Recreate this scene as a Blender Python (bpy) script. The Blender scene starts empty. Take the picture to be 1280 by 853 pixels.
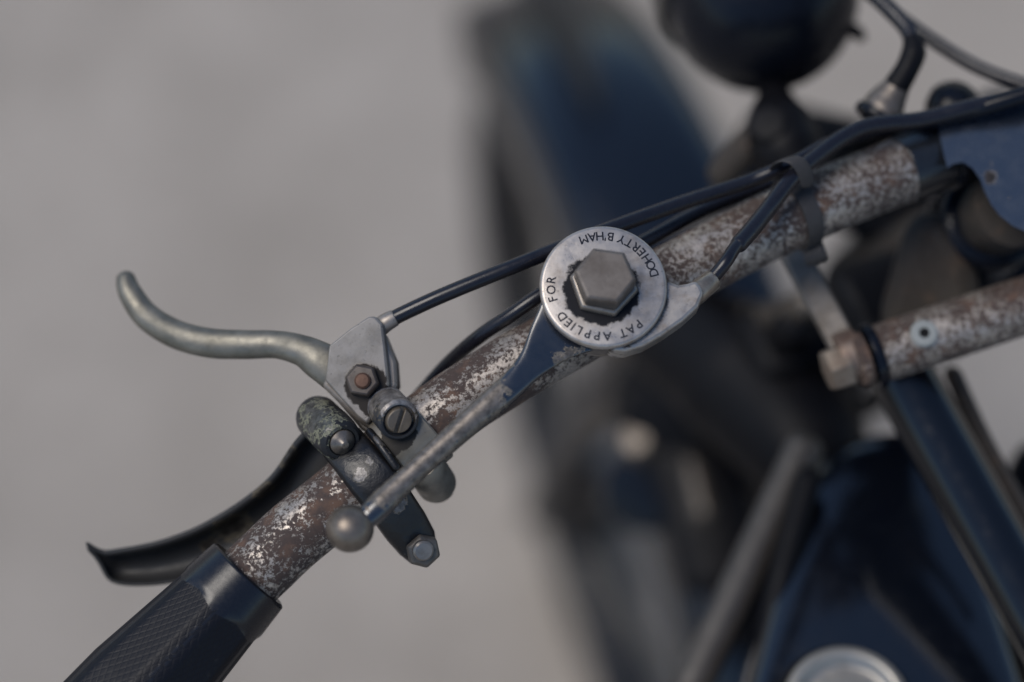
import bpy, bmesh, math, random
from mathutils import Vector, Matrix
random.seed(7)
SC = bpy.context.scene
COL = SC.collection
# ------------------------------------------------------------------ camera
PITCH = math.radians(60)            # looking down
FOC = 0.75                          # metres from the lens to the handlebar
FPX = 1280 * 85 / 36                # focal length in photo pixels
HGT = 0.99 + FOC * math.sin(PITCH)
CAM = Vector((0, 0, HGT))
FWD = Vector((0, math.cos(PITCH), -math.sin(PITCH)))
RGT = Vector((1, 0, 0))
UPV = Vector((0, math.sin(PITCH), math.cos(PITCH)))
cd = bpy.data.cameras.new('camera')
cam = bpy.data.objects.new('camera', cd)
COL.objects.link(cam)
cam.location = CAM
cam.rotation_euler = (math.pi / 2 - PITCH, 0, 0)
cd.lens = 85
cd.sensor_width = 36
cd.clip_start = 0.05
cd.clip_end = 300
cd.dof.use_dof = True
cd.dof.focus_distance = FOC - 0.012
cd.dof.aperture_fstop = 2.6
SC.camera = cam
# ------------------------------------------------------------------ sky, sun, exposure
SUN_EL, SUN_AZ = 62, 262            # degrees; azimuth clockwise from +Y
wd = bpy.data.worlds.new('World')
SC.world = wd
wd.use_nodes = True
nt = wd.node_tree
sky = nt.nodes.new('ShaderNodeTexSky')
sky.sky_type = 'NISHITA'
sky.sun_disc = False
sky.sun_elevation = math.radians(SUN_EL)
sky.sun_rotation = math.radians(SUN_AZ)
sky.air_density = 1.0
sky.dust_density = 0.3
sky.ozone_density = 3.0
bgn = nt.nodes['Background']
bgn.inputs['Strength'].default_value = 0.075
nt.links.new(sky.outputs['Color'], bgn.inputs['Color'])
sd = bpy.data.lights.new('sun', 'SUN')
sd.energy = 1.5
sd.angle = math.radians(36)
sd.color = (1.0, 0.93, 0.84)
sun = bpy.data.objects.new('sun', sd)
COL.objects.link(sun)
_el, _az = math.radians(SUN_EL), math.radians(SUN_AZ)
sdir = Vector((math.sin(_az) * math.cos(_el), math.cos(_az) * math.cos(_el), math.sin(_el)))
sun.rotation_euler = sdir.to_track_quat('Z', 'Y').to_euler()
sun.location = sdir * 5
vs = SC.view_settings
vs.view_transform = 'Standard'
vs.look = 'None'
vs.gamma = 1.0
vs.use_curve_mapping = False
vs.exposure = 1.25
SC.cycles.use_denoising = True
SC.cycles.max_bounces = 8
# ------------------------------------------------------------------ photo point -> place
def P(px, py, w=0.0):
    """photo pixel and height w (mm, towards the lens, 0 = handlebar distance)"""
    d = FOC - w / 1000
    return CAM + d * (FWD + RGT * ((px - 640) / FPX) + UPV * ((426.5 - py) / FPX))
def Pz(px, py, z):
    """photo pixel on the level plane at height z"""
    r = FWD + RGT * ((px - 640) / FPX) + UPV * ((426.5 - py) / FPX)
    return CAM + r * ((z - HGT) / r.z)
def A(dx, dy, dw):
    return (RGT * dx - UPV * dy - FWD * dw).normalized()
MM = 0.001
S = FOC / FPX                       # metres per pixel at handlebar distance
# ------------------------------------------------------------------ materials
class NT:
    def __init__(s, name):
        s.m = bpy.data.materials.new(name)
        s.m.use_nodes = True
        s.t = s.m.node_tree
        s.b = s.t.nodes['Principled BSDF']
        s._pos = None
    def n(s, typ, ins=None, **props):
        nd = s.t.nodes.new('ShaderNode' + typ)
        for k, v in props.items():
            setattr(nd, k, v)
        for k, v in (ins or {}).items():
            s.put(nd.inputs[k], v)
        return nd
    def put(s, sock, v):
        if isinstance(v, bpy.types.NodeSocket):
            s.t.links.new(v, sock)
        else:
            if isinstance(v, tuple) and len(v) == 3 and sock.type == 'RGBA':
                v = v + (1,)
            sock.default_value = v
    def pos(s):
        if s._pos is None:
            s._pos = s.n('NewGeometry').outputs['Position']
        return s._pos
    def math(s, op, a, b=0.0, c=None):
        nd = s.n('Math', {0: a, 1: b}, operation=op)
        if c is not None:
            s.put(nd.inputs[2], c)
        return nd.outputs[0]
    def noise(s, scale, detail=4, rough=.55, dist=0.0, vec=None, off=None):
        v = vec or s.pos()
        if off:
            v = s.n('VectorMath', {0: v, 1: off}, operation='ADD').outputs[0]
        return s.n('TexNoise', {'Vector': v, 'Scale': scale, 'Detail': detail, 'Roughness': rough, 'Distortion': dist}).outputs['Fac']
    def ramp(s, fac, lo, hi, a=0.0, b=1.0):
        return s.n('MapRange', {'Value': fac, 'From Min': lo, 'From Max': hi, 'To Min': a, 'To Max': b}).outputs['Result']
    def mix(s, fac, a, b):
        nd = s.n('Mix', data_type='RGBA')
        s.put(nd.inputs['Factor'], fac)
        s.put(nd.inputs['A'], a)
        s.put(nd.inputs['B'], b)
        return nd.outputs['Result']
    def fmix(s, fac, a, b):
        nd = s.n('Mix', data_type='FLOAT')
        s.put(nd.inputs['Factor'], fac)
        s.put(nd.inputs['A'], a)
        s.put(nd.inputs['B'], b)
        return nd.outputs['Result']
    def bump(s, h, strength=.3, dist=.0005, normal=None):
        nd = s.n('Bump', {'Height': h, 'Strength': strength, 'Distance': dist})
        if normal is not None:
            s.put(nd.inputs['Normal'], normal)
        return nd.outputs['Normal']
    def blobs(s, pts):
        """1 at each spot of wear, falling to 0 at its radius"""
        out = None
        for p, r in pts:
            d = s.n('VectorMath', {0: s.pos(), 1: tuple(p)}, operation='DISTANCE').outputs['Value']
            v = s.ramp(d, 0, r, 1, 0)
            out = v if out is None else s.math('MAXIMUM', out, v)
        return out
    def set(s, **kw):
        for k, v in kw.items():
            s.put(s.b.inputs[k.replace('_', ' ')], v)
        return s.m
    def fin(s, col, metal, rough, normal=None, coat=0.0, spec=.5):
        s.set(**{'Base_Color': col, 'Metallic': metal, 'Roughness': rough, 'Coat_Weight': coat, 'Specular_IOR_Level': spec})
        s.put(s.b.inputs['Coat Roughness'], .12)
        if normal is not None:
            s.put(s.b.inputs['Normal'], normal)
        return s.m

def mat_rusty(name, cover=.5, nickel=(.43, .41, .39), scale=1.0, spots=None, rust=((.020, .014, .0135), (.058, .036, .031)), orange=(.085, .048, .034)):
    t = NT(name)
    nickel = tuple(c * q for c, q in zip(nickel, (.76, .70, .64)))
    rust = tuple(tuple(c * q for c, q in zip(u, (.8, .75, .65))) for u in rust)
    orange = tuple(c * q for c, q in zip(orange, (.8, .75, .65)))
    big = t.noise(75 * scale, 4, .55)
    fine = t.noise(620 * scale, 8, .74, .2)
    f = t.math('ADD', t.math('MULTIPLY', big, .46), t.math('MULTIPLY', fine, .74))
    if spots:
        f = t.math('ADD', f, t.math('MULTIPLY', t.blobs(spots), .05))
    e = .60 + (0.5 - cover) * .3
    m = t.ramp(f, e - .014, e + .020)                      # 1 = rust
    halo = t.ramp(f, e - .12, e + .005)
    rc = t.mix(t.noise(900, 3), *rust)
    rc = t.mix(t.ramp(t.noise(150, 3, off=(3, 1, 0)), .52, .68), rc, orange)
    nc = t.mix(halo, nickel, tuple(c * .42 for c in nickel))
    nc = t.mix(t.ramp(t.noise(1500, 3), .5, .7), nc, tuple(c * .72 for c in nickel))
    col = t.mix(m, nc, rc)
    h = t.math('ADD', t.math('MULTIPLY', m, .35), t.math('MULTIPLY', t.noise(1800, 3), .6))
    return t.fin(col, t.ramp(m, 0, 1, .55, .0), t.fmix(m, t.ramp(t.noise(300, 4), .3, .7, .36, .55), .85), t.bump(h, .45, .00025))

def mat_nickel(name, col=(.47, .47, .47), rough=.42, stain=(.25, .22, .19), metal=.85, dirt=None, grain=900, amount=.5, dirtcol=(.006, .006, .008)):
    t = NT(name)
    col = tuple(c * q for c, q in zip(col, (.54, .495, .45)))
    stain = tuple(c * q for c, q in zip(stain, (.54, .495, .45)))
    metal = metal * .75
    st = t.ramp(t.noise(120, 6, .65), .62 - amount * .2, .80 - amount * .12)
    sp = t.ramp(t.noise(700, 5, .7), .60, .70)
    c = t.mix(t.math('MULTIPLY', st, .75), col, stain)
    c = t.mix(t.math('MULTIPLY', sp, .75), c, tuple(v * .35 for v in col))
    r = t.ramp(t.noise(260, 5), .3, .75, rough - .08, rough + .16)
    m = metal
    s_ = .5
    if dirt:
        d = t.math('ADD', t.blobs(dirt), t.math('MULTIPLY', t.math('SUBTRACT', t.noise(300, 6, .68), .5), .38))
        dm = t.ramp(d, .30, .36)
        c = t.mix(dm, c, dirtcol)
        r = t.fmix(dm, r, .6)
        m = t.fmix(dm, metal, 0.0)
        s_ = t.fmix(dm, .5, .12)
    h = t.math('ADD', t.noise(grain, 4, .6), t.math('MULTIPLY', sp, -.5))
    return t.fin(c, m, r, t.bump(h, .22, .00012), spec=s_)

def mat_enamel(name, base=(.010, .011, .015), rough=.28, chips=None, lump=.2, chipcol=(.42, .41, .39), soft=.02, rnd=0.0, under=(.06, .05, .035), coat=.0, spec=.16, speck=.35):
    t = NT(name)
    chipcol = tuple(c * q for c, q in zip(chipcol, (.54, .495, .45)))
    n1 = t.noise(520, 6, .66)
    if chips:
        d = t.math('ADD', t.blobs(chips), t.math('MULTIPLY', t.math('SUBTRACT', n1, .5), 1.25))
        m = t.ramp(d, .40, .40 + soft)
        m2 = t.ramp(d, .33, .36)
    else:
        m = t.ramp(n1, .995 - rnd, 1.0 - rnd)
        m2 = t.ramp(n1, .96 - rnd, .98 - rnd)
    spk = t.ramp(t.noise(900 if speck > .5 else 1300, 5, .72, off=(5, 2, 1)), .66 if speck > .5 else .70, .73)
    c = t.mix(t.math('MULTIPLY', spk, speck), base, (.12, .11, .10))
    c = t.mix(m2, c, under)
    cc = t.mix(t.ramp(t.noise(420, 6, .72), .38, .66), chipcol, tuple(v * .30 for v in chipcol))
    c = t.mix(m, c, cc)
    h = t.math('ADD', t.math('MULTIPLY', m, -.8), t.math('MULTIPLY', t.noise(330, 4, .6), lump * 2))
    r = t.fmix(m, t.ramp(t.noise(200, 5), .3, .7, rough - .06, rough + .12), .42)
    return t.fin(c, t.ramp(m, 0, 1, 0, .65), r, t.bump(h, .4, .00025), coat=t.ramp(m, 0, 1, coat, 0), spec=spec)

def mat_plain(name, col, rough=.5, metal=0.0, bump=0.0, scale=600, var=.25, spec=.16):
    t = NT(name)
    n = t.noise(scale, 5, .6)
    c = t.mix(n, tuple(v * (1 - var) for v in col), tuple(v * (1 + var) for v in col))
    r = t.ramp(t.noise(scale * .4, 4, off=(1, 7, 2)), .3, .7, rough - .07, rough + .1)
    return t.fin(c, metal, r, t.bump(n, bump, .0003) if bump else None, spec=spec)

# ------------------------------------------------------------------ mesh helpers
class MB:
    def __init__(s):
        s.v, s.f, s.uv = [], [], None
    def grid(s, rows, close=True, cap0=False, cap1=False):
        o = len(s.v)
        n = len(rows[0])
        for r in rows:
            s.v += [Vector(p) for p in r]
        for i in range(len(rows) - 1):
            for j in range(n if close else n - 1):
                k = (j + 1) % n
                s.f.append((o + i * n + j, o + i * n + k, o + (i + 1) * n + k, o + (i + 1) * n + j))
        if cap0:
            s.f.append(tuple(o + j for j in reversed(range(n))))
        if cap1:
            s.f.append(tuple(o + (len(rows) - 1) * n + j for j in range(n)))
        return s
    def lathe(s, o, axis, prof, n=48, sides=None, rot=0.0, hint=None):
        axis = axis.normalized()
        x = (hint or UPV)
        x = (x - axis * x.dot(axis)).normalized()
        y = axis.cross(x)
        k = sides or n
        rows = []
        for r, h in prof:
            rr = max(r, 1e-6)
            rows.append([o + axis * h + (x * math.cos(rot + 2 * math.pi * j / k) + y * math.sin(rot + 2 * math.pi * j / k)) * rr for j in range(k)])
        return s.grid(rows, True, prof[0][0] > 1e-5, prof[-1][0] > 1e-5)
    def sweep(s, pts, rad, n=24, sub=6, flat=None, round_ends=True, hint=None, caps=True):
        """pts: 3-D points, rad: radius or (in-plane, out-of-plane) for each"""
        C, Rr = [], []
        m = len(pts)
        rad = [(r, r) if not isinstance(r, tuple) else r for r in rad]
        for i in range(m - 1):
            p0, p1, p2, p3 = pts[max(i - 1, 0)], pts[i], pts[i + 1], pts[min(i + 2, m - 1)]
            for q in range(sub):
                t = q / sub
                C.append(.5 * ((2 * p1) + (p2 - p0) * t + (2 * p0 - 5 * p1 + 4 * p2 - p3) * t * t + (3 * p1 - p0 - 3 * p2 + p3) * t ** 3))
                e = t
                Rr.append(tuple(rad[i][c] * (1 - e) + rad[i + 1][c] * e for c in (0, 1)))
        C.append(pts[-1])
        Rr.append(rad[-1])
        T = [(C[min(i + 1, len(C) - 1)] - C[max(i - 1, 0)]).normalized() for i in range(len(C))]
        ref = hint or -FWD
        rows = []
        if round_ends:
            add0 = [(C[0] - T[0] * Rr[0][1] * (math.sin(a)), tuple(q * math.cos(a) for q in Rr[0]), T[0]) for a in (1.5, 1.15, .75, .35)]
            add1 = [(C[-1] + T[-1] * Rr[-1][1] * (math.sin(a)), tuple(q * math.cos(a) for q in Rr[-1]), T[-1]) for a in (.35, .75, 1.15, 1.5)]
        else:
            add0 = add1 = []
        for c, r, t in add0 + list(zip(C, Rr, T)) + add1:
            w = (ref - t * ref.dot(t)).normalized()
            u = t.cross(w)
            rows.append([c + u * (r[0] * math.cos(2 * math.pi * j / n)) + w * (r[1] * math.sin(2 * math.pi * j / n)) for j in range(n)])
        return s.grid(rows, True, caps, caps)
    def prism(s, front, back):
        return s.grid([front, back], True, True, True)
    def box(s, c, x, y, z):
        """centre, half-extent vectors"""
        q = [(-1, -1), (1, -1), (1, 1), (-1, 1)]
        return s.grid([[c + x * a + y * b - z for a, b in q], [c + x * a + y * b + z for a, b in q]], True, True, True)

PARENT_LOC = {}
def build(name, mb, mat, parent=None, bevel=0.0, seg=2, sub=0, sharp=38, solid=0.0, kind=None, label=None):
    v = mb.v
    c = sum(v, Vector()) / len(v)
    me = bpy.data.meshes.new(name)
    me.from_pydata([tuple(p - c) for p in v], [], mb.f)
    bm = bmesh.new()
    bm.from_mesh(me)
    bmesh.ops.remove_doubles(bm, verts=bm.verts, dist=2e-6)
    bmesh.ops.recalc_face_normals(bm, faces=bm.faces)
    bm.to_mesh(me)
    bm.free()
    if mb.uv:
        lay = me.uv_layers.new(name='uv')
        for L in me.loops:
            lay.data[L.index].uv = mb.uv(me.vertices[L.vertex_index].co + c)
    me.materials.append(mat)
    me.shade_smooth()
    me.set_sharp_from_angle(angle=math.radians(sharp))
    o = bpy.data.objects.new(name, me)
    COL.objects.link(o)
    PARENT_LOC[o.name] = c
    if parent is not None:
        o.parent = parent
        o.location = c - PARENT_LOC[parent.name]
    else:
        o.location = c
    if solid:
        md = o.modifiers.new('thickness', 'SOLIDIFY')
        md.thickness = solid
        md.offset = 0
    if bevel:
        md = o.modifiers.new('edges', 'BEVEL')
        md.width = bevel
        md.segments = seg
        md.limit_method = 'ANGLE'
        md.angle_limit = math.radians(35)
        md.harden_normals = False
    if sub:
        md = o.modifiers.new('smooth', 'SUBSURF')
        md.levels = md.render_levels = sub
    if kind:
        o['kind'] = kind
    if label:
        o['label'] = label
    return o

def tag(o, label, cat):
    o['label'] = label
    o['category'] = cat

# ------------------------------------------------------------------ ground
t = NT('packed_gravel')
n1 = t.noise(2.2, 4, .5)
n2 = t.noise(7, 5, .55, off=(4, 4, 0))
n3 = t.noise(140, 6, .7)
c = t.mix(t.ramp(n1, .3, .7), (.226, .201, .173), (.286, .255, .220))
c = t.mix(t.math('MULTIPLY', t.ramp(n2, .42, .66), .8), c, (.190, .168, .142))
c = t.mix(t.math('MULTIPLY', t.ramp(t.noise(26, 4, .6, off=(9, 1, 0)), .45, .65), .45), c, (.180, .158, .133))
c = t.mix(t.math('MULTIPLY', t.ramp(n3, .45, .8), .5), c, (.31, .265, .22))
M_GROUND = t.fin(c, 0, .92, t.bump(n3, .6, .004))
g = MB()
N = 60
rows = []
for i in range(N + 1):
    rows.append([Vector((-60 + 120 * j / N, -50 + 120 * i / N, 0)) for j in range(N + 1)])
g.grid(rows, close=False)
ground = build('ground', g, M_GROUND, kind='structure')

# ------------------------------------------------------------------ motorcycle
bike = bpy.data.objects.new('motorcycle', None)
COL.objects.link(bike)
bike.location = (0.12, 0.45, 0)
bike.empty_display_size = .2
PARENT_LOC['motorcycle'] = Vector(bike.location)
tag(bike, 'worn vintage black motorcycle with rust-speckled handlebar, levers, cables, front wheel and fuel tank', 'motorcycle')

# shared materials
M_TUBE = mat_rusty('rust_speckled_nickel', .545)
M_TUBE2 = mat_rusty('rust_worn_nickel', .55)
M_BLACK = mat_enamel('black_enamel', (.003, .004, .007), rough=.22, lump=.04)
M_GUARD = mat_enamel('mudguard_enamel', (.002, .0028, .005), rough=.14, lump=.04, coat=.10, spec=.36)
M_DARK = mat_plain('oily_black_metal', (.003, .003, .004), .5, 0, .2, 200, spec=.1)
M_CABLE = mat_plain('black_cable_sheath', (.006, .006, .009), .27, 0, .1, 500, spec=.32)
M_STEEL = mat_nickel('dull_steel', (.36, .35, .34), .45, (.16, .13, .10))
M_RUSTBOLT = mat_nickel('rusted_bolt', (.22, .18, .16), .5, (.12, .06, .035), .6, amount=1.2)

# --- handlebar
BAR = [(200, 820, 8), (250, 775, 7), (318, 716, 5), (367, 670, 4), (427, 622, 3), (534, 532, 0), (613, 478, -3), (686, 434, -6), (834, 350, -14), (983, 273, -26), (1139, 208, -40), (1215, 178, -46)]
BARP = [P(*q) for q in BAR]
def bar_at(px):
    for a, b in zip(BAR, BAR[1:]):
        if a[0] <= px <= b[0]:
            k = (px - a[0]) / (b[0] - a[0])
            return P(*[a[i] + (b[i] - a[i]) * k for i in range(3)])
def bar_dir(px):
    return (bar_at(px + 15) - bar_at(px - 15)).normalized()
RB = 10.8 * MM
handlebar = build('handlebar', MB().sweep(BARP, [RB] * len(BARP), 48, 10, round_ends=False), M_TUBE, bike)
build('black_sleeve', MB().sweep([bar_at(1126), bar_at(1150), bar_at(1178)], [RB + .5 * MM] * 3, 48, 6, round_ends=False), mat_enamel('sleeve_enamel', (.006, .007, .009), .3, lump=.04, coat=.3, spec=.3), handlebar, bevel=.0003)
build('lug_shade_sleeve', MB().sweep([bar_at(1180), bar_at(1198), bar_at(1214)], [RB + 1.2 * MM] * 3, 40, 4, round_ends=False), M_DARK, handlebar)  # added black sleeve, stands for the shadow under the lug
build('end_collar', MB().lathe(bar_at(1176), bar_dir(1176), [(RB, 0), (RB + 1.6 * MM, 0), (RB + 1.9 * MM, 1 * MM), (RB + 1.9 * MM, 2.5 * MM), (RB, 3 * MM)]), M_BLACK, handlebar)

# --- grip
GA, GB = P(312, 718, 5.2), P(60, 985, 12)
gax = (GB - GA).normalized()
GLEN = (GB - GA).length
gx = (-FWD - gax * (-FWD).dot(gax)).normalized()
gy = gax.cross(gx)
def grip_r(h):
    k = h / MM
    base = 14.5 + 5.0 * min(1, k / 48) + .8 * min(1, max(0, (k - 48) / 40))
    if k < .9:
        base -= (.9 - k) ** 2 * 1.2
    return base * MM
t = NT('black_moulded_grip')
uv = t.n('UVMap').outputs['UV']
sx = t.n('SeparateXYZ', {0: uv})
u_, v_ = sx.outputs[0], sx.outputs[1]
def lines(e, w):
    fr = t.math('ABSOLUTE', t.math('SUBTRACT', t.math('FRACT', e), .5))
    return t.ramp(fr, .5 - w, .5)
la = lines(t.math('ADD', t.math('MULTIPLY', u_, .5), t.math('MULTIPLY', v_, .26)), .16)
lb = lines(t.math('SUBTRACT', t.math('MULTIPLY', u_, .5), t.math('MULTIPLY', v_, .26)), .16)
dia = t.math('MAXIMUM', la, lb)
facet = t.math('ABSOLUTE', t.math('SUBTRACT', t.math('FRACT', t.math('DIVIDE', u_, 17.0)), .5))
msk = t.math('MULTIPLY', t.ramp(t.math('ADD', v_, t.math('MULTIPLY', facet, -4)), 12.5, 12.9), t.ramp(facet, .44, .47, 1, 0))
fuzz = t.noise(900, 5, .65)
hh = t.math('ADD', t.math('MULTIPLY', t.math('MULTIPLY', dia, msk), -1.0), t.math('MULTIPLY', fuzz, .12))
scr = t.ramp(t.noise(420, 5, .7, off=(2, 0, 1)), .62, .72)
gc = t.mix(t.math('MULTIPLY', scr, .45), (.004, .0045, .007), (.02, .02, .02))
M_GRIP = t.fin(gc, 0, t.fmix(msk, t.ramp(fuzz, .3, .7, .22, .34), .42), t.bump(hh, .30, .0002), spec=t.fmix(msk, .35, .13))
gb = MB()
rows = []
hs = [0, .3, .6, .9] + [1.2 + i * 1.15 for i in range(int((GLEN / MM - 1.2) / 1.15))]
NG = 144
for h in hs:
    R0 = grip_r(h * MM)
    fl = min(1, max(0, (h - 11.5) / 2.0))
    row = []
    for j in range(NG):
        a = 2 * math.pi * j / NG
        d = ((a + math.pi / 6) % (math.pi / 3)) - math.pi / 6     # ridge at a = 0
        d = math.pi / 6 - abs(d)
        rf = min(R0, R0 * .945 / math.cos(d))
        r = R0 + (rf - R0) * fl
        row.append(GA + gax * h * MM + (gx * math.cos(a) + gy * math.sin(a)) * r)
    rows.append(row)
rows.insert(0, [GA + gax * .4 * MM + (p - GA - gax * 0) * .74 for p in rows[0]])
gb.grid(rows, True, True, True)
def guv(p):
    q = p - GA
    h = q.dot(gax)
    a = math.atan2(q.dot(gy), q.dot(gx)) % (2 * math.pi)
    return (a / (math.pi / 3) * 17.0 + .0, h / MM)
gb.uv = guv
build('handlebar_grip', gb, M_GRIP, bike, sharp=24)

# --- clutch lever
M_LEVER = mat_nickel('aged_nickel_lever', (.25, .255, .235), .44, (.12, .123, .106), .85, amount=1.3)
M_BRACKET = mat_nickel('grey_nickel_bracket', (.37, .37, .365), .46, (.21, .205, .19), .7, amount=.8, dirt=[(P(457, 482, 8.5), .0098), (P(470, 500, 8.5), .0085)], dirtcol=(.02, .017, .015))
LV = [(157, 349, -24, 12.5, 2.6), (163, 367, -22, 15.5, 2.9), (184, 396, -19, 17.5, 3.0), (220, 418, -14, 18.5, 3.1), (262, 429, -10, 19, 3.1), (305, 431, -7, 18.5, 3.0), (345, 431, -4, 17.5, 2.9), (376, 438, -1, 19.5, 2.9), (398, 450, 1, 24, 3.4), (422, 466, 2, 26, 3.0), (446, 484, 2, 24, 3.0)]
clutch = build('clutch_lever', MB().sweep([P(a, b, w) for a, b, w, r, q in LV], [(r * S, q * MM) for a, b, w, r, q in LV], 28, 7), M_LEVER, bike)
def poly(pts, w):
    return [P(x, y, w(x, y) if callable(w) else w) for x, y in pts]
BK = [(411, 432), (437, 411), (460, 396), (468, 395), (478, 405), (482, 440), (486, 480), (474, 508), (458, 530), (446, 521), (406, 476)]
build('bracket_plate', MB().prism(poly(BK, 8.5), poly([(x + 4, y + 2) for x, y in BK], 5.2)), M_BRACKET, clutch, bevel=.0007)
BK2 = [(430, 438), (470, 410), (482, 418), (496, 452), (498, 482), (480, 512), (466, 540), (444, 524), (402, 482)]
build('bracket_body', MB().prism(poly(BK2, 5.6), poly([(x + 3, y + 3) for x, y in BK2], -8)), M_STEEL, clutch, bevel=.0012)
build('bracket_under_plate', MB().prism(poly([(393, 466), (420, 470), (470, 520), (468, 546), (452, 536)], 2.2), poly([(393, 468), (420, 470), (470, 520), (468, 548), (452, 538)], -1.5)), M_STEEL, clutch, bevel=.0006)
ax = A(-.05, -.12, .99)
build('pivot_nut', MB().lathe(P(454, 477, 8.0), ax, [(5.4 * MM, 0), (5.4 * MM, 3.0 * MM), (4.8 * MM, 3.9 * MM), (2.6 * MM, 4.0 * MM)], sides=6, rot=.35), mat_nickel('black_rust_nut', (.09, .08, .075), .45, (.05, .035, .028), .5, amount=1.0), clutch, bevel=.0004)
build('pivot_stud', MB().lathe(P(454, 477, 10.5), ax, [(2.5 * MM, 0), (2.5 * MM, 2.2 * MM), (1.9 * MM, 2.8 * MM), (0, 3.0 * MM)], 24), mat_plain('brown_brass', (.075, .042, .030), .5, .4, .3), clutch)
cpos = P(512, 550, 0.6)
tdir = bar_dir(513)
M_CLAMP = mat_nickel('clamp_nickel', (.29, .29, .27), .46, (.17, .165, .14), .75, amount=.9, dirt=[(P(498, 540, 13), .0085), (P(490, 560, 11), .006), (P(540, 600, -2), .006)], dirtcol=(.022, .02, .018))
# split band round the bar
bd = MB()
bd.lathe(cpos - tdir * 7.3 * MM, tdir, [(RB + .05 * MM, 0), (RB + 1.5 * MM, 0), (RB + 1.9 * MM, .5 * MM), (RB + 1.9 * MM, 14.1 * MM), (RB + 1.5 * MM, 14.6 * MM), (RB + .05 * MM, 14.6 * MM)], 56)
build('clamp_band', bd, M_CLAMP, clutch)
bf, bb = P(499, 526, 19), P(475, 499, -1)
bax = (bf - bb).normalized()
bl = (bf - bb).length
M_BOSS = mat_enamel('lit_side_boss', (.02, .022, .026), .35, chips=[(P(482, 488, 8), .017), (P(500, 500, 18), .012), (P(466, 496, 2), .008)], chipcol=(.47, .47, .48), soft=.03)  # pale chips on the upper left colour in the boss's lit side
build('clamp_boss', MB().lathe(bb, bax, [(0, -1 * MM), (5.4 * MM, -.8 * MM), (6.2 * MM, 0), (6.3 * MM, bl * .40), (5.75 * MM, bl * .41), (5.75 * MM, bl * .425), (6.3 * MM, bl * .435), (6.4 * MM, bl - .9 * MM), (5.7 * MM, bl), (5.1 * MM, bl), (4.9 * MM, bl - 1.6 * MM), (0, bl - 1.6 * MM)], 48), M_BOSS, clutch, sharp=30)
def slot_screw(name, c, axis, r, h, slot, gap, mat, parent):
    axis = axis.normalized()
    x = (slot - axis * slot.dot(axis)).normalized()
    y = axis.cross(x)
    mb = MB()
    mb.lathe(c, axis, [(r * .97, -h), (r, -h * .2), (r * .98, 0)], 32)
    for sgn in (-1, 1):
        a0 = math.asin(gap / r)
        pts = [c + (x * math.cos(a) + y * sgn * math.sin(a)) * r * .97 for a in [a0 + (math.pi - 2 * a0) * i / 18 for i in range(19)]]
        top = [p + axis * h * .8 - (p - c) * .12 for p in pts]
        mb.prism(pts, top)
    return build(name, mb, mat, parent, bevel=.0002)
M_SCREW = mat_nickel('grimy_screw', (.23, .21, .18), .45, (.10, .085, .06), .7, amount=1.0)
slot_screw('clamp_screw', bf - bax * .9 * MM, bax, 4.4 * MM, 1.8 * MM, A(.25, -1, 0), .85 * MM, M_SCREW, clutch)
# lower ear of the clamp
lf, lb_ = P(530, 582, 8), P(547, 607, -9)
lax = (lb_ - lf).normalized()
build('clamp_ear', MB().lathe(lf, lax, [(0, -3 * MM), (4.5 * MM, -2.4 * MM), (6.0 * MM, 0), (6.3 * MM, 3 * MM), (6.3 * MM, (lb_ - lf).length - 1.5 * MM), (5.6 * MM, (lb_ - lf).length), (0, (lb_ - lf).length)], 40), M_CLAMP, clutch, sharp=30)
slot_screw('clamp_screw', P(548.5, 611, -9), A(.35, .80, -.5), 4.6 * MM, 3.4 * MM, A(.55, -.6, .35), .7 * MM, M_SCREW, clutch)
build('cable_ferrule', MB().sweep([P(474, 410, 3), P(483, 403, 4), P(494, 397, 4)], [3.0 * MM, 2.9 * MM, 2.6 * MM], 24, 4, round_ends=False), M_STEEL, clutch, bevel=.0003)

# --- brake lever (pressed black channel) and its clamp
M_BLVR = mat_enamel('chipped_black_lever', (.020, .020, .0205), .45, chips=[(P(288, 655, -20), .010), (P(262, 684, -24), .005), (P(360, 570, -6), .006), (P(330, 610, -12), .006)], chipcol=(.11, .105, .10), lump=.3, soft=.2, speck=.6)
ST = [((412, 520), (428, 562), -2), ((390, 532), (412, 590), -4), ((366, 556), (392, 618), -7), ((347, 592), (374, 646), -11), ((318, 617), (345, 676), -13), ((290, 637), (316, 698), -15), ((250, 660), (268, 716), -17), ((222, 671), (236, 724), -18), ((194, 680), (203, 730), -19), ((168, 685), (172, 732), -20), ((148, 688), (146, 730), -21), ((137, 690), (134, 724), -22), ((128, 690), (127, 706), -22), ((115, 684), (118, 693), -21), ((107, 678), (109, 685), -20)]
SEC = [(-.02, 1.0), (.0, 2.2), (.06, 2.0), (.10, -1.0), (.16, -5.0), (.35, -8.0), (.6, -9.0), (.85, -7.5), (.96, -4), (1.0, 0)]
rows = []
for i, (a, b, w) in enumerate(ST):
    sc_ = 1 if i < 11 else (.5, .3, .15, .1)[i - 11]
    rows.append([P(a[0] + (b[0] - a[0]) * k, a[1] + (b[1] - a[1]) * k, w + dw * sc_) for k, dw in SEC])
mb = MB()
mb.grid(rows, close=False)
brake = build('brake_lever', mb, M_BLVR, bike, solid=.0015, sub=2, sharp=180)
M_BCL = mat_enamel('chipped_black_clamp', (.006, .006, .007), .34, chips=[(P(450, 593, 17), .0036), (P(460, 574, 17), .0030), (P(497, 630, 16), .0050), (P(487, 611, 17), .002), (P(437, 582, 17), .0022), (P(515, 662, 13), .003), (P(491, 560, 14), .004), (P(478, 548, 14), .004)], chipcol=(.24, .25, .27), lump=1.3, speck=.9, spec=.32)
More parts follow.
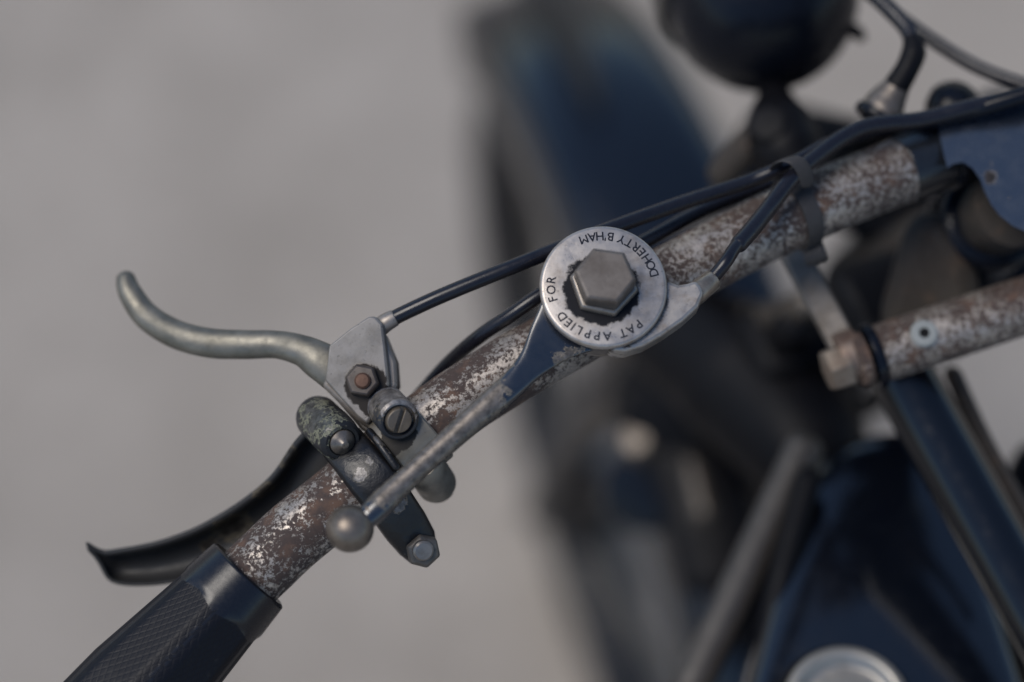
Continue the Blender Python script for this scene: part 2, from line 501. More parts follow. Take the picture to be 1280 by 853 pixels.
CL = [((398, 562), (448, 534), 8, 10), ((415, 584), (468, 556), 14, 14), ((436, 612), (490, 582), 17, 13), ((462, 646), (512, 612), 15.5, 13), ((484, 676), (531, 641), 11, 13), ((500, 694), (543, 664), 7.5, 13), ((514, 705), (546, 684), 6, 12)]
rows = []
for a, b, w, th in CL:
    row = []
    for k, dw in ((0, -th), (0, -3), (.03, -1), (.10, 0), (.35, .5), (.65, .5), (.9, 0), (.97, -1), (1, -3), (1, -th)):
        row.append(P(a[0] + (b[0] - a[0]) * k, a[1] + (b[1] - a[1]) * k, w + dw))
    rows.append(row)
mb = MB()
mb.grid(rows, True, True, True)
build('clamp_bar', mb, M_BCL, brake, bevel=.0005, sharp=50)
# inner lip of the clamp running beside the band
build('clamp_lip', MB().sweep([P(462, 540, 10), P(478, 560, 15), P(495, 584, 16)], [(5 * S, 1.2 * MM)] * 3, 16, 4), M_BCL, brake)
M_BARREL = mat_enamel('scraped_barrel', (.014, .015, .017), .38, chips=[(P(402, 530, 8), .009), (P(414, 538, 12), .008), (P(395, 520, 2), .008), (P(412, 570, 9), .006)], chipcol=(.20, .215, .225), lump=1.3, soft=.10, under=(.13, .13, .09), speck=.8)
pf, pb = P(428, 553, 14), P(394, 519, -6)
pax = (pf - pb).normalized()
pl = (pf - pb).length
build('pivot_barrel', MB().lathe(pb, pax, [(0, -1.5 * MM), (4.5 * MM, -1.2 * MM), (6.4 * MM, 0), (7.0 * MM, 2 * MM), (7.1 * MM, pl * .5), (7.2 * MM, pl * .55), (7.0 * MM, pl * .8), (6.6 * MM, pl - 1.2 * MM), (5.4 * MM, pl), (4.4 * MM, pl), (4.2 * MM, pl - .8 * MM), (0, pl - .8 * MM)], 48), M_BARREL, brake, sharp=30)
build('pivot_bolt', MB().lathe(pf - pax * .7 * MM, pax, [(4.0 * MM, 0), (3.9 * MM, 1.0 * MM), (2.9 * MM, 1.9 * MM), (1.7 * MM, 2.5 * MM), (1.1 * MM, 3.4 * MM), (0, 3.7 * MM)], 32), mat_nickel('dark_dome_bolt', (.26, .25, .24), .34, (.05, .045, .04), .8, amount=1.0), brake)
nax = A(.22, .22, .95)
build('clamp_nut', MB().lathe(P(526, 684, 4), nax, [(5.5 * MM, -4 * MM), (5.5 * MM, 4.6 * MM), (4.7 * MM, 5.6 * MM), (3.3 * MM, 5.7 * MM)], sides=6, rot=.25), mat_nickel('dark_steel_nut', (.20, .19, .18), .5, (.09, .075, .06), .6, amount=1.1), brake, bevel=.0005)
build('clamp_stud', MB().lathe(P(527, 685, 8), nax, [(3.2 * MM, 0), (3.2 * MM, 3.2 * MM), (2.6 * MM, 3.8 * MM), (0, 3.9 * MM)], 28), M_STEEL, brake)

# --- thumb control lever with the round cap
DC = P(754.5, 357.5, 20)
dn = A(.02, -.28, .96)
dxv = (RGT - dn * RGT.dot(dn)).normalized()
dyv = dn.cross(dxv)                       # up in the picture
DR = 19.35 * MM
M_HOUS = mat_nickel('housing_nickel', (.47, .47, .47), .36, (.20, .15, .11), .85, amount=.7, dirt=[(DC - dn * 3.4 * MM, .0292)], dirtcol=(.045, .030, .021))
hz = MB()
hz.lathe(DC - dn * 16 * MM, dn, [(15 * MM, -6 * MM), (17.6 * MM, 0), (18.4 * MM, 4 * MM), (18.4 * MM, 12.2 * MM), (17.2 * MM, 13.0 * MM)], 64)
control = build('control_lever', hz, mat_enamel('housing_enamel', (.012, .013, .017), .3, chips=[(P(800, 425, 12), .009), (P(755, 440, 12), .004)], under=(.09, .06, .04)), bike)
def dpl(dx, dy, h):
    """point on the cap plane from photo-pixel offsets"""
    return DC + dxv * dx * S - dyv * dy * S + dn * h * MM
EAR = [(60, -46), (72, -24), (80, -12), (92, -7), (104, -9), (114, -13), (120, -6), (124, 4), (116, 22), (97, 40), (72, 58), (48, 72), (26, 79), (8, 78), (0, 60), (30, 0)]
build('cable_ear', MB().prism([dpl(x, y, -3.4) for x, y in EAR], [dpl(x, y, -11.5) for x, y in EAR]), M_HOUS, control, bevel=.0012, seg=3)
M_CAP = mat_nickel('stamped_nickel_cap', (.53, .53, .54), .34, (.27, .235, .20), .9, dirt=[(dpl(-3, 4, 0), .0172)], amount=.8)
cap = build('cap_disc', MB().lathe(DC, dn, [(DR - .9 * MM, -3.2 * MM), (DR - .1 * MM, -2.6 * MM), (DR, -1.2 * MM), (DR - .25 * MM, -.45 * MM), (DR - .8 * MM, -.08 * MM), (DR - 1.2 * MM, 0), (DR * .5, 0), (0, .0)], 96), M_CAP, control, sharp=40)
# stamped lettering
M_INK = mat_plain('blackened_stamping', (.008, .010, .016), .6, 0, 0, 900, spec=.1)
def letters(name, items, inward):
    mb = MB()
    for ch, ang in items:
        cu = bpy.data.curves.new('glyph', 'FONT')
        cu.body = ch
        cu.size = 3.85 * MM
        cu.align_x = 'CENTER'
        cu.offset = 0 if ch == 'M' else .00006
        cu.resolution_u = 3
        ob = bpy.data.objects.new('glyph', cu)
        COL.objects.link(ob)
        bpy.context.view_layer.update()
        me = bpy.data.meshes.new_from_object(ob.evaluated_get(bpy.context.evaluated_depsgraph_get()))
        a = math.radians(ang)
        rad = dxv * math.cos(a) + dyv * math.sin(a)
        tan = -dxv * math.sin(a) + dyv * math.cos(a)          # counter-clockwise
        if inward:
            ex, ey = tan, -rad
            base = DC + rad * (DR * .885)
        else:
            ex, ey = -tan, rad
            base = DC + rad * (DR * .755)
        base = base + dn * .025 * MM
        o = len(mb.v)
        j = random.uniform(-.06, .06)
        ex, ey = ex * math.cos(j) + ey * math.sin(j), ey * math.cos(j) - ex * math.sin(j)
        for q, sh in enumerate((-.06, 0, .06) if ch == 'M' else (0,)):
            o = len(mb.v)
            for v in me.vertices:
                mb.v.append(base + dn * q * .004 * MM + ex * (v.co.x * .98 + sh * MM) + ey * v.co.y)
            for p in me.polygons:
                mb.f.append(tuple(o + i for i in p.vertices))
        bpy.data.objects.remove(ob)
        bpy.data.curves.remove(cu)
        bpy.data.meshes.remove(me)
    return build(name, mb, M_INK, control)
letters('stamped_lettering', list(zip("DOHERTY", (15.5, 24.5, 33.5, 42.5, 51, 60, 69))) + list(zip("B'HAM", (81.5, 87, 93.5, 102, 111.5))), True)
letters('stamped_lettering', list(zip("PAT", (-49, -59.5, -69))) + list(zip("APPLIED", (-86.5, -97.5, -108, -118, -125.5, -132.5, -142))) + list(zip("FOR", (-164.5, -175, -186))), False)
M_HEX = mat_nickel('worn_hex_steel', (.20, .19, .185), .5, (.10, .088, .08), .8, grain=1300, amount=1.0)
build('lock_nut', MB().lathe(DC + dn * .1 * MM, dn, [(10.5 * MM, 0), (10.5 * MM, 2.0 * MM), (9.8 * MM, 2.9 * MM), (8 * MM, 3.0 * MM)], sides=6, rot=math.radians(90 + 18), hint=dxv), mat_nickel('bright_nut', (.30, .29, .28), .32, (.2, .17, .14), .9), control, bevel=.0004)
hb = MB()
hexr = []
for r, h in ((8.4, 2.8), (9.1, 3.6), (9.4, 4.4), (9.4, 9.5), (8.9, 10.4), (8.1, 10.8)):
    hexr.append((r * MM, h * MM))
hb.lathe(DC, dn, hexr, sides=6, rot=math.radians(-8), hint=dxv)
build('hex_bolt', hb, M_HEX, control, bevel=.0003, seg=2, sharp=12)
# lever arm: flat blade narrowing to a rod with a ball end
def cap_w(py):
    return 14.2 + .29 * (py - 357) / 4.03
M_ARM = mat_enamel('chipped_blue_black_shaded_arm', (.005, .007, .012), .26, chips=[(P(718, 437, 17), .0038), (P(708, 443, 18), .0042), (P(696, 448, 18), .0045), (P(684, 457, 18), .0040), (P(727, 434, 17), .003), (P(641, 464, 20), .0046), (P(634, 474, 20), .0052), (P(625, 484, 21), .0065), (P(602, 494, 27), .012), (P(585, 511, 29), .012), (P(660, 428, 18), .0026), (P(572, 523, 30), .0115), (P(560, 534, 31), .0115), (P(546, 547, 32), .0115), (P(532, 560, 33), .0115), (P(518, 573, 33), .0115), (P(504, 586, 34), .0115), (P(490, 599, 35), .011), (P(479, 609, 36), .010)], chipcol=(.30, .28, .26), lump=.08, soft=.05, coat=.5, spec=.6)  # real chips; rod bared only upper left, its underside shade kept as dark paint
AR = [((688, 330), (800, 425)), ((679, 375), (745, 438)), ((668, 398), (722, 444)), ((662, 412), (704, 452)), ((656, 432), (686, 464)), ((646, 450), (672, 474)), ((634, 464), (660, 486)), ((620, 477), (646, 500)), ((604, 490), (630, 514)), ((588, 505), (611, 529)), ((560, 531), (581, 554)), ((530, 559), (550, 581)), ((502, 585), (522, 606)), ((482, 602), (504, 625)), ((466, 616), (490, 642)), ((452, 632), (474, 655)), ((438, 648), (456, 668))]
rows = []
for i, (a, b) in enumerate(AR):
    k = min(1, max(0, (i - 3) / 6))
    cx, cy = (a[0] + b[0]) / 2, (a[1] + b[1]) / 2
    w0 = cap_w(cy) - 1.0
    a3, b3 = P(a[0], a[1], w0), P(b[0], b[1], w0)
    c3 = (a3 + b3) / 2
    e = (b3 - a3) / 2
    thick = (1.7 * (1 - k) + e.length / MM * .93 * k) * MM
    row = []
    for j in range(28):
        q = 2 * math.pi * j / 28
        pw = .45 + .55 * k                                   # flat blade -> round rod
        cc, ss = math.cos(q), math.sin(q)
        row.append(c3 + e * math.copysign(abs(cc) ** pw, cc) - FWD * thick * math.copysign(abs(ss) ** pw, ss))
    rows.append(row)
mb = MB()
mb.grid(rows, True, True, True)
build('lever_arm', mb, M_ARM, control, sub=1, sharp=60)
bc = P(437.5, 661, cap_w(661) - 1.5)
mb = MB()
bax2 = (P(470, 634, cap_w(634)) - bc).normalized()
mb.lathe(bc, bax2, [(7.1 * MM * math.sin(a), -7.1 * MM * math.cos(a)) for a in [math.pi * i / 24 for i in range(22)]] + [(2.9 * MM, 8.2 * MM)], 40)
build('ball_end', mb, mat_nickel('worn_ball', (.27, .245, .22), .38, (.07, .06, .052), .9, amount=1.3), control, sharp=60)
fa, fb = dpl(106, 8, -7), dpl(138, -21, -9)
fax = (fb - fa).normalized()
fl_ = (fb - fa).length
build('cable_ferrule', MB().lathe(fa, fax, [(3.6 * MM, 0), (3.6 * MM, fl_ * .4), (3.5 * MM, fl_ * .45), (3.3 * MM, fl_ - .5 * MM), (2.9 * MM, fl_), (1.5 * MM, fl_)], 32), mat_nickel('tin_ferrule', (.40, .37, .33), .34, (.14, .11, .09), .95, amount=.8), control)

# --- cables
def cable(name, pts, r, mat=M_CABLE, n=20, sub=8, ends=True):
    return build(name, MB().sweep([P(*q) for q in pts], [r * MM] * len(pts), n, sub, round_ends=ends), mat, bike)
c1 = cable('clutch_cable', [(488, 401, 4), (500, 394, 4), (545, 373, 5), (600, 350, 5), (645, 332, 4), (690, 314, 2), (760, 287, -2), (850, 255, -10), (930, 229, -16), (970, 213, -16), (1003, 198, -19), (1040, 178, -24), (1090, 166, -38), (1140, 160, -52), (1200, 150, -62)], 2.35)
c2 = cable('air_cable', [(882, 357, 9), (893, 345, 9.5), (907, 328, 10), (918, 311, 7), (930, 297, 3)], 2.1)
c3_ = cable('air_cable_sleeve', [(924, 305, 5), (944, 282, 0), (965, 255, -6), (984, 230, -9), (1002, 211, -12), (1024, 193, -16), (1050, 174, -20), (1078, 160, -23), (1108, 154, -25), (1150, 150, -27), (1215, 134, -28), (1290, 116, -30)], 2.75)
c4 = cable('brake_cable', [(520, 500, -22), (560, 455, -16), (600, 420, -6), (640, 393, -1), (672, 371, 0), (715, 345, -3), (800, 305, -12), (880, 262, -24), (960, 230, -34)], 2.3)
# clip
M_CLIP = mat_plain('dull_black_clip', (.035, .033, .033), .5, .2, .3, 500)
cc_, cdv = bar_at(996), bar_dir(996)
clip = build('cable_clip', MB().lathe(cc_ - cdv * 2.9 * MM, cdv, [(RB + .05 * MM, 0), (RB + .9 * MM, 0), (RB + 1.0 * MM, .3 * MM), (RB + 1.0 * MM, 5.5 * MM), (RB + .9 * MM, 5.8 * MM), (RB + .05 * MM, 5.8 * MM)], 56), M_CLIP, bike)
tabs = [(968, 212, -14), (972, 203, -11.5), (982, 198, -8), (994, 199, -6), (1003, 208, -7), (1008, 220, -9), (1010, 236, -12)]
rows = []
for q in tabs:
    p = P(*q)
    rows.append([p - cdv * 2.9 * MM, p + cdv * 2.9 * MM])
mb = MB()
mb.grid(rows, close=False)
build('folded_tab', mb, M_CLIP, clip, solid=.001, sub=2, sharp=180)
build('clip_lug', MB().lathe(P(1016, 316, -30), A(.9, -.3, .1), [(3.8 * MM, -3 * MM), (4.0 * MM, -2 * MM), (4.0 * MM, 3 * MM), (3.2 * MM, 4 * MM)], 24), M_CLIP, clip)

# --- stem lug at the middle of the bar
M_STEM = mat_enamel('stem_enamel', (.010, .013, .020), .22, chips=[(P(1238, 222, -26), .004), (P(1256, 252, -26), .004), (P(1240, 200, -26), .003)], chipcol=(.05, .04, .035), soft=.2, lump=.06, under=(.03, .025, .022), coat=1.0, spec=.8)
LG = [(1172, 158), (1225, 140), (1330, 108), (1330, 316), (1300, 297), (1282, 290), (1265, 282), (1250, 270), (1239, 256), (1231, 240), (1225, 224), (1216, 211), (1204, 203), (1192, 205), (1184, 210), (1179, 190)]
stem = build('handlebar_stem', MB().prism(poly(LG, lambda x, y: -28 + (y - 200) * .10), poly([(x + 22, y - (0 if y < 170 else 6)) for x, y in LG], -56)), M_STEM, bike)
build('stem_edge_rail', MB().sweep([P(1140, 160, -40), P(1180, 148, -32), P(1240, 131, -28), P(1300, 113, -26)], [3 * MM] * 4, 16, 5), M_BLACK, stem)
# steering column below it
hd0 = P(1262, 262, -50)
HEAD = math.radians(19)
hvec = Vector((-math.sin(HEAD), math.cos(HEAD), 0))
svec = Vector((math.cos(HEAD), math.sin(HEAD), 0))
rake = (Vector((0, 0, -1)) * math.cos(math.radians(24)) + hvec * math.sin(math.radians(24))).normalized()
M_HEADC = mat_rusty('brown_grimed_casting', .72, nickel=(.07, .062, .054), rust=((.012, .010, .009), (.030, .023, .019)), orange=(.045, .03, .021))
st2 = build('steering_column', MB().lathe(hd0, rake, [(13 * MM, -4 * MM), (13 * MM, 22 * MM), (14.5 * MM, 26 * MM), (14.5 * MM, 150 * MM), (18 * MM, 155 * MM), (18 * MM, 175 * MM), (12 * MM, 178 * MM)], 40), M_HEADC, bike)
build('bearing_cup', MB().lathe(hd0, rake, [(13.2 * MM, 14 * MM), (17 * MM, 14.5 * MM), (18.2 * MM, 16 * MM), (18.4 * MM, 19 * MM), (17 * MM, 21 * MM), (13.2 * MM, 21 * MM)], 48), M_BLACK, st2, sharp=60)
build('bearing_cup', MB().lathe(hd0, rake, [(14 * MM, 27 * MM), (18.5 * MM, 28 * MM), (19.5 * MM, 32 * MM), (18.5 * MM, 37 * MM), (14 * MM, 38 * MM)], 48), M_BLACK, st2, sharp=60)
build('head_gusset', MB().prism(poly([(1136, 268), (1185, 262), (1215, 300), (1230, 420), (1120, 445), (1098, 400)], -62), poly([(1136, 268), (1185, 262), (1215, 300), (1230, 420), (1120, 445), (1098, 400)], -110)), M_HEADC, st2, bevel=.008, seg=4)

# --- fork spindle tube with its bolt and link
sa, sb = P(1098, 443, -40), P(1330, 366, -44)
sdv = (sb - sa).normalized()
SR = 9.6 * MM
spin = build('fork_spindle', MB().lathe(sa, sdv, [(6 * MM, 0), (SR, .2 * MM), (SR, 3 * MM), (SR * .99, (sb - sa).length)], 48), M_TUBE2, bike)
build('oil_hole_rim', MB().lathe(P(1155.5, 416, -30.6), A(-.05, -.25, .95), [(4.6 * MM, -1.2 * MM), (4.2 * MM, -.2 * MM), (3.0 * MM, .1 * MM), (1.6 * MM, -.2 * MM)], 28), mat_plain('pale_grease', (.17, .18, .175), .6, .0), spin)
build('oil_hole', MB().lathe(P(1155.5, 416, -30.6), A(-.05, -.25, .95), [(1.7 * MM, -1.5 * MM), (1.7 * MM, -.1 * MM), (0, -.12 * MM)], 20), mat_plain('dark_bore', (.004, .004, .004), .9), spin)
def along(d):
    return sa - sdv * d * MM
build('seal_ring', MB().lathe(along(3.5), sdv, [(5 * MM, 0), (11 * MM, .3 * MM), (11.2 * MM, 1.5 * MM), (11 * MM, 3.0 * MM), (6 * MM, 3.3 * MM)], 40), M_BLACK, spin)
build('washer', MB().lathe(along(8.2), sdv, [(4 * MM, 0), (8.2 * MM, .2 * MM), (9.0 * MM, 1.2 * MM), (9.0 * MM, 4.0 * MM), (5 * MM, 4.6 * MM)], 40), mat_rusty('rusted_washer', .55, (.35, .28, .24)), spin)
build('spindle_bolt', MB().lathe(along(17.5), sdv, [(3.5 * MM, -1.2 * MM), (7.0 * MM, -.6 * MM), (7.6 * MM, .6 * MM), (7.6 * MM, 7.4 * MM), (5.2 * MM, 8 * MM), (5.2 * MM, 9.6 * MM)], sides=6, rot=.5), mat_nickel('rusty_hex', (.27, .24, .21), .5, (.14, .09, .06), .7, amount=1.1), spin, bevel=.0006)
lk0, lk1 = P(984, 300, -58), P(1062, 446, -42)
ld = (lk1 - lk0).normalized()
lw = ld.cross(-FWD).normalized()
mb = MB()
mb.box((lk0 + lk1) / 2, ld * ((lk1 - lk0).length / 2 + .004), lw * 4.6 * MM, FWD * 3.2 * MM)
link = build('fork_link', mb, mat_nickel('grey_link', (.24, .23, .22), .5, (.12, .10, .08), .5, amount=.9), bike, bevel=.0012, seg=3)
build('link_eye', MB().lathe(P(1062, 447, -42), sdv, [(5 * MM, -4 * MM), (8.5 * MM, -3.6 * MM), (9 * MM, -2 * MM), (9 * MM, 3 * MM), (6 * MM, 3.6 * MM)], 36), M_RUSTBOLT, link)

# --- cable adjuster and dome knob behind the stem, second cable
adj = build('cable_adjuster', MB().sweep([P(1098, 150, -48), P(1106, 132, -48), P(1116, 116, -47), P(1126, 101, -46)], [7.2 * MM, 7.0 * MM, 5.2 * MM, 3.8 * MM], 24, 5, round_ends=False), mat_nickel('adjuster_nickel', (.20, .19, .18), .4, (.12, .10, .09), .7, amount=1.0), bike)
build('lock_ring', MB().sweep([P(1094, 152, -49), P(1101, 141, -49)], [8.4 * MM, 8.2 * MM], 24, 3, round_ends=False), M_BLACK, adj, bevel=.001)
build('rubber_boot', MB().sweep([P(1122, 106, -46), P(1134, 86, -46), P(1142, 66, -47), P(1140, 50, -48)], [4.4 * MM, 4.0 * MM, 4.2 * MM, 3.0 * MM], 20, 5), M_DARK, adj)
cable('brake_cable', [(1142, 58, -47), (1134, 36, -50), (1112, 12, -54), (1090, -8, -58), (1050, -40, -66)], 2.9)
cable('lamp_cable', [(1085, -12, -70), (1120, 18, -68), (1165, 50, -64), (1210, 78, -60), (1250, 96, -56), (1300, 112, -52)], 2.4)
kb = P(1190, 140, -66)
build('damper_knob', MB().lathe(kb, A(0, -.6, .8), [(8 * MM, -14 * MM), (9 * MM, -4 * MM), (9.4 * MM, 2 * MM), (8.6 * MM, 6 * MM), (6 * MM, 9 * MM), (0, 10.5 * MM)], 36), M_BLACK, bike, sharp=60)

# --- lamp
lc = P(956, 0, -118)
lamp_ax = (hvec * .92 + Vector((0, 0, -.15))).normalized()
LRR = 34 * MM
prof = []
for i in range(20):
    a = math.pi * .5 * i / 19
    prof.append((LRR * math.sin(a), -LRR * .95 * math.cos(a)))
prof += [(LRR * 1.0, 12 * MM), (LRR * 1.04, 14 * MM), (LRR * 1.05, 22 * MM), (LRR * .98, 25 * MM), (LRR * .95, 24 * MM), (LRR * .6, 30 * MM), (0, 32 * MM)]
lamp = build('front_lamp', MB().lathe(lc, lamp_ax, prof, 64), M_BLACK, bike, sharp=50)
build('lamp_rim', MB().lathe(lc, lamp_ax, [(LRR * 1.0, 9 * MM), (LRR * 1.07, 9.5 * MM), (LRR * 1.09, 13 * MM), (LRR * 1.03, 15 * MM)], 64), mat_nickel('dull_rim', (.2, .2, .2), .4, (.08, .08, .07), .8), lamp)
build('lamp_wing_screw', MB().sweep([P(1056, 34, -116), P(1070, 40, -114), P(1076, 46, -112)], [3 * MM, 2.6 * MM, 2 * MM], 14, 4), M_DARK, lamp)
brk = build('lamp_bracket', MB().sweep([P(962, 80, -122), P(968, 120, -110), P(972, 152, -104), P(985, 190, -100), P(1010, 230, -96)], [6.5 * MM, 6 * MM, 12 * MM, 13 * MM, 8 * MM], 24, 6), M_DARK, bike)
build('bracket_arm', MB().sweep([P(972, 160, -104), P(940, 178, -106), P(905, 215, -112)], [8 * MM, 6.5 * MM, 6 * MM], 20, 5), M_HEADC, brk)
build('bracket_nut', MB().lathe(P(962, 158, -94), A(-.3, -.3, .9), [(8 * MM, -6 * MM), (8 * MM, 3 * MM), (6.5 * MM, 4 * MM), (0, 4.2 * MM)], sides=6), M_DARK, brk, bevel=.001)

# --- front wheel and mudguard
WH = math.radians(17.2)
wh = Vector((-math.sin(WH), math.cos(WH), 0))
wsd = Vector((math.cos(WH), math.sin(WH), 0))
RW = .285
AXL = Vector((.075, .677, RW))
ZV = Vector((0, 0, 1))
def wp(phi, R, off):
    return AXL + wsd * off + (ZV * math.cos(phi) - wh * math.sin(phi)) * R
def ring(prof, n=96, p0=None, p1=None, closed=True):
    rows = []
    full = p0 is None
    for i in range(n + (0 if full else 1)):
        a = 2 * math.pi * i / n if full else p0 + (p1 - p0) * i / n
        rows.append([wp(a, r, o) for r, o in prof])
    mb = MB()
    if full:
        rows.append(rows[0])
    mb.grid(rows, close=closed)
    return mb
tyre_prof = [(RW - .026 + .026 * math.sin(a), .026 * math.cos(a)) for a in [2 * math.pi * i / 20 for i in range(20)]]
wheel = build('front_wheel', ring(tyre_prof), mat_plain('worn_tyre_rubber', (.016, .016, .018), .55, 0, .4, 120), bike, sharp=60)
build('rim', ring([(RW - .036, -.020), (RW - .040, -.021), (RW - .050, -.014), (RW - .053, 0), (RW - .050, .014), (RW - .040, .021), (RW - .036, .020), (RW - .044, 0)]), M_BLACK, wheel, sharp=50)
mb = MB()
mb.lathe(AXL - wsd * .05, wsd, [(.006, -.02), (.006, 0), (.03, .004), (.032, .012), (.02, .018), (.018, .08), (.032, .088), (.03, .096), (.006, .1), (.006, .12)], 36)
hub = build('hub', mb, M_DARK, wheel)
M_SPOKE = mat_nickel('dull_spoke', (.2, .2, .19), .5, (.1, .07, .05), .6)
for i in range(32):
    a = 2 * math.pi * i / 32
    sgn = -1 if i % 2 else 1
    cross = .55 * (1 if (i // 2) % 2 else -1)
    build('spoke', MB().sweep([wp(a + cross, .03, sgn * .035), wp(a, RW - .052, sgn * .004)], [.0011] * 2, 6, 1, round_ends=False), M_SPOKE, wheel)
MGR = RW + .03
MHW = .048
mg_prof = [(MGR - .034, -MHW - .001), (MGR - .014, -MHW), (MGR - .002, -MHW * .985), (MGR + .003, -MHW * .90), (MGR + .007, -MHW * .6), (MGR + .009, 0), (MGR + .007, MHW * .6), (MGR + .003, MHW * .90), (MGR - .002, MHW * .985), (MGR - .014, MHW), (MGR - .034, MHW + .001)]
mud = build('front_mudguard', ring(mg_prof, 72, math.radians(-42), math.radians(112), closed=False), M_GUARD, bike, solid=.0015, sharp=180)
for sgn in (-1, 1):
    rows = []
    for i in range(49):
        a = math.radians(-42 + 154 * i / 48)
        rows.append([wp(a, MGR - .030 + .003 * math.cos(q), sgn * (MHW + .001) + .003 * math.sin(q)) for q in [2 * math.pi * k / 8 for k in range(8)]])
    mb = MB()
    mb.grid(rows, True, True, True)
    build('rolled_edge', mb, mat_plain('greyed_edge', (.10, .092, .085), .5, .1, .3, 200), mud)
# curved plate standing on the crown of the mudguard
rows_f, rows_b = [], []
pl_ = MB()
prow = []
for i in range(25):
    a = math.radians(-38 + 26 * i / 24)
    hgt = .055 * min(1, (i + 1) / 5, (25 - i) / 5)
    prow.append([wp(a, MGR + .006, -.012), wp(a, MGR + .012 + hgt, -.012), wp(a, MGR + .012 + hgt, -.009), wp(a, MGR + .006, -.009)])
pl_.grid(prow, True, True, True)
build('number_plate', pl_, mat_plain('plate_back', (.03, .03, .03), .5), mud)
# girder fork legs down to the axle
for sgn in (-1, 1):
    top = hd0 + rake * .09 + svec * sgn * .05 + hvec * .045
    low = AXL + wsd * sgn * .062
    leg = build('fork_leg', MB().sweep([top, top * .6 + low * .4 + hvec * .01, low], [.013, .015, .010], 20, 8), M_BLACK, bike)
    top2 = hd0 + rake * .13 + svec * sgn * .045 - hvec * .01
    build('rear_stay', MB().sweep([top2, top2 * .5 + low * .5 - hvec * .02, low], [.009, .009, .008], 16, 6), M_DARK, leg)
# fork spring
mb = MB()
s0 = hd0 + rake * .10 + hvec * .035
s1 = hd0 + rake * .20 + hvec * .075
e = (s1 - s0).normalized()
ux = e.cross(svec).normalized()
mb.sweep([s0 + (s1 - s0) * (i / 96) + (svec * math.cos(i * math.pi / 6) + ux * math.sin(i * math.pi / 6)) * .019 for i in range(97)], [.0032] * 97, 10, 2)
build('fork_spring', mb, M_DARK, bike)
for dd, ww in ((.075, .045), (.16, .06)):
    c0 = hd0 + rake * dd - hvec * .012
    mb = MB()
    mb.box(c0, svec * ww, hvec * .016, rake * .010)
    build('fork_yoke', mb, M_DARK, bike, bevel=.006, seg=3)

# --- frame top tube, tank, struts
ft0, ft1 = P(1118, 452, -66), P(1345, 860, -50)
M_FRAME = mat_enamel('frame_enamel', (.002, .0025, .004), .12, lump=.08, coat=.15, spec=.3)
frame = build('frame_tube', MB().sweep([ft0, (ft0 + ft1) / 2, ft1], [(11.2 * MM, 11.2 * MM)] * 3, 32, 6), M_FRAME, bike)
fd = (ft1 - ft0).normalized()
build('side_rail', MB().sweep([P(1192, 470, -78), P(1232, 556, -74), P(1290, 660, -70)], [3.2 * MM] * 3, 14, 4), M_HEADC, frame)
ZT = .868
TK = [(1000, 572), (1050, 530), (1125, 505), (1190, 530), (1300, 840), (1340, 1000), (1100, 1060), (890, 1000), (925, 860), (970, 690)]
tp = [Pz(x, y, ZT) for x, y in TK]
cen = sum(tp, Vector()) / len(tp)
rows = []
for s_, dz in ((.0, .0), (.6, -.001), (.88, -.004), (.965, -.010), (1.0, -.024), (1.005, -.06), (.99, -.13), (.9, -.16), (0, -.165)):
    rows.append([cen + (p - cen) * max(s_, 1e-4) + Vector((0, 0, dz)) for p in tp])
mb = MB()
mb.grid(rows, True, False, False)
tank = build('fuel_tank', mb, mat_enamel('tank_enamel', (.002, .0028, .005), .13, lump=.03, coat=.28, spec=.42), bike, sub=3, sharp=180)
cc0 = Pz(1056, 893, ZT + .003)
build('filler_cap', MB().lathe(cc0, Vector((0, -.02, 1)), [(18 * MM, -4 * MM), (20.5 * MM, -2 * MM), (21.5 * MM, 2 * MM), (21.5 * MM, 7 * MM), (20.8 * MM, 8.6 * MM), (19.0 * MM, 9.4 * MM), (17.4 * MM, 8.8 * MM), (16.2 * MM, 5.2 * MM), (14.5 * MM, 4.6 * MM), (12 * MM, 5.6 * MM), (0, 6.2 * MM)], 64), mat_nickel('cap_nickel', (.42, .43, .42), .36, (.25, .25, .23), .8), tank, sharp=60)
build('cap_gasket', MB().lathe(cc0, Vector((0, -.02, 1)), [(20 * MM, -4 * MM), (24 * MM, -3 * MM), (24.5 * MM, 0), (23.5 * MM, 1.5 * MM), (20 * MM, 1.5 * MM)], 48), M_DARK, tank)
rt = [Pz(x, y, ZT - .01) for x, y in ((1262, 525), (1300, 505), (1380, 540), (1460, 760), (1380, 900), (1300, 700))]
cen = sum(rt, Vector()) / len(rt)
rows = [[cen + (p - cen) * max(s_, 1e-4) + Vector((0, 0, dz)) for p in rt] for s_, dz in ((0, 0), (.6, -.002), (.9, -.01), (1, -.03), (1, -.12), (0, -.15))]
mb = MB()
mb.grid(rows, True)
build('tank_half', mb, M_BLACK, bike, sub=3, sharp=180)
build('frame_strut', MB().sweep([P(1006, 560, -118), P(930, 720, -112), P(850, 890, -104)], [(7.0 * MM, 5 * MM)] * 3, 20, 5), mat_nickel('brown_grey_strut', (.066, .059, .052), .5, (.04, .032, .026), .1, amount=.9), bike)
build('frame_rod', MB().sweep([P(1010, 600, -105), P(975, 730, -100), P(945, 880, -94)], [(5 * MM)] * 3, 16, 5), M_DARK, bike)
build('down_tube', MB().sweep([hd0 + rake * .17, P(960, 640, -330), P(900, 853, -520), P(880, 960, -600)], [.015] * 4, 24, 6), M_BLACK, bike)
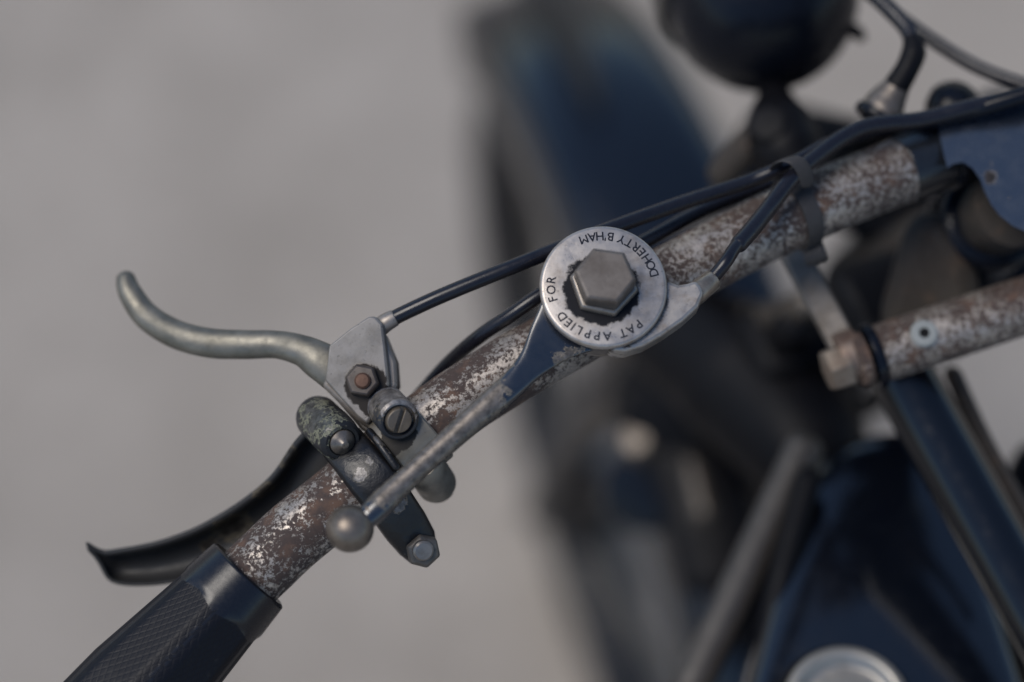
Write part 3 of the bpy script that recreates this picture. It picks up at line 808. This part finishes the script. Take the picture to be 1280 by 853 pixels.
# engine mass below the tank
ec = Vector((.20, .40, .42))
mb = MB()
mb.lathe(ec - svec * .07, svec, [(.03, -.02), (.085, -.015), (.095, 0), (.095, .13), (.085, .15), (.03, .155)], 40)
eng = build('crankcase', mb, M_DARK, bike)
for i in range(9):
    mb = MB()
    mb.lathe(ec + Vector((0, .02, .11 + i * .016)), ZV, [(.02, -.002), (.066, -.002), (.067, 0), (.066, .002), (.02, .002)], 32)
    build('cooling_fin', mb, M_DARK, eng)
mb = MB()
mb.lathe(ec + Vector((0, .02, .09)), ZV, [(.045, 0), (.045, .16), (.03, .17)], 32)
build('cylinder_barrel', mb, M_DARK, eng)
mag = build('magneto', MB().sweep([P(930, 480, -270), P(990, 500, -260)], [.020, .022], 24, 5), M_DARK, bike)
build('horn', MB().lathe(P(800, 615, -330), A(-.4, .2, .9), [(.010, -.04), (.016, -.03), (.020, -.006), (.020, 0), (.017, .005), (0, .008)], 32), M_BLACK, bike)
build('dark_fill_body', MB().sweep([P(850, 420, -240), P(930, 470, -220), P(1010, 560, -190)], [.022, .030, .024], 24, 6), M_DARK, bike)  # added dark mass, fills pale gaps to deepen the black here
build('dark_fill_lump', MB().lathe(P(835, 520, -300), A(-.3, .3, .9), [(.012, -.05), (.026, -.045), (.028, -.01), (.020, 0), (.018, .012), (0, .016)], 32), M_DARK, bike)  # invented dark lump set to blot out a bright patch of ground
M_PIPE = mat_nickel('dull_pipe', (.14, .13, .12), .4, (.07, .055, .045), .8)
build('oil_pipe', MB().sweep([P(745, 540, -360), P(800, 500, -330), P(850, 545, -300), P(880, 640, -280)], [.0045] * 4, 14, 8), M_PIPE, bike)
build('oil_pipe', MB().sweep([P(770, 430, -320), P(860, 395, -260), P(950, 400, -200), P(1010, 380, -150)], [.006] * 4, 14, 8), M_PIPE, bike)
build('union_nut', MB().lathe(P(800, 552, -300), A(-.3, -.2, .9), [(.010, -.012), (.010, .006), (.007, .009), (0, .009)], sides=6), M_PIPE, bike, bevel=.001)
build('dark_fill_plate', MB().sweep([P(850, 540, -300), P(880, 620, -290), P(905, 720, -280)], [(.019, .008)] * 3, 16, 4), M_DARK, bike)  # extra dark piece added to cover another bright gap
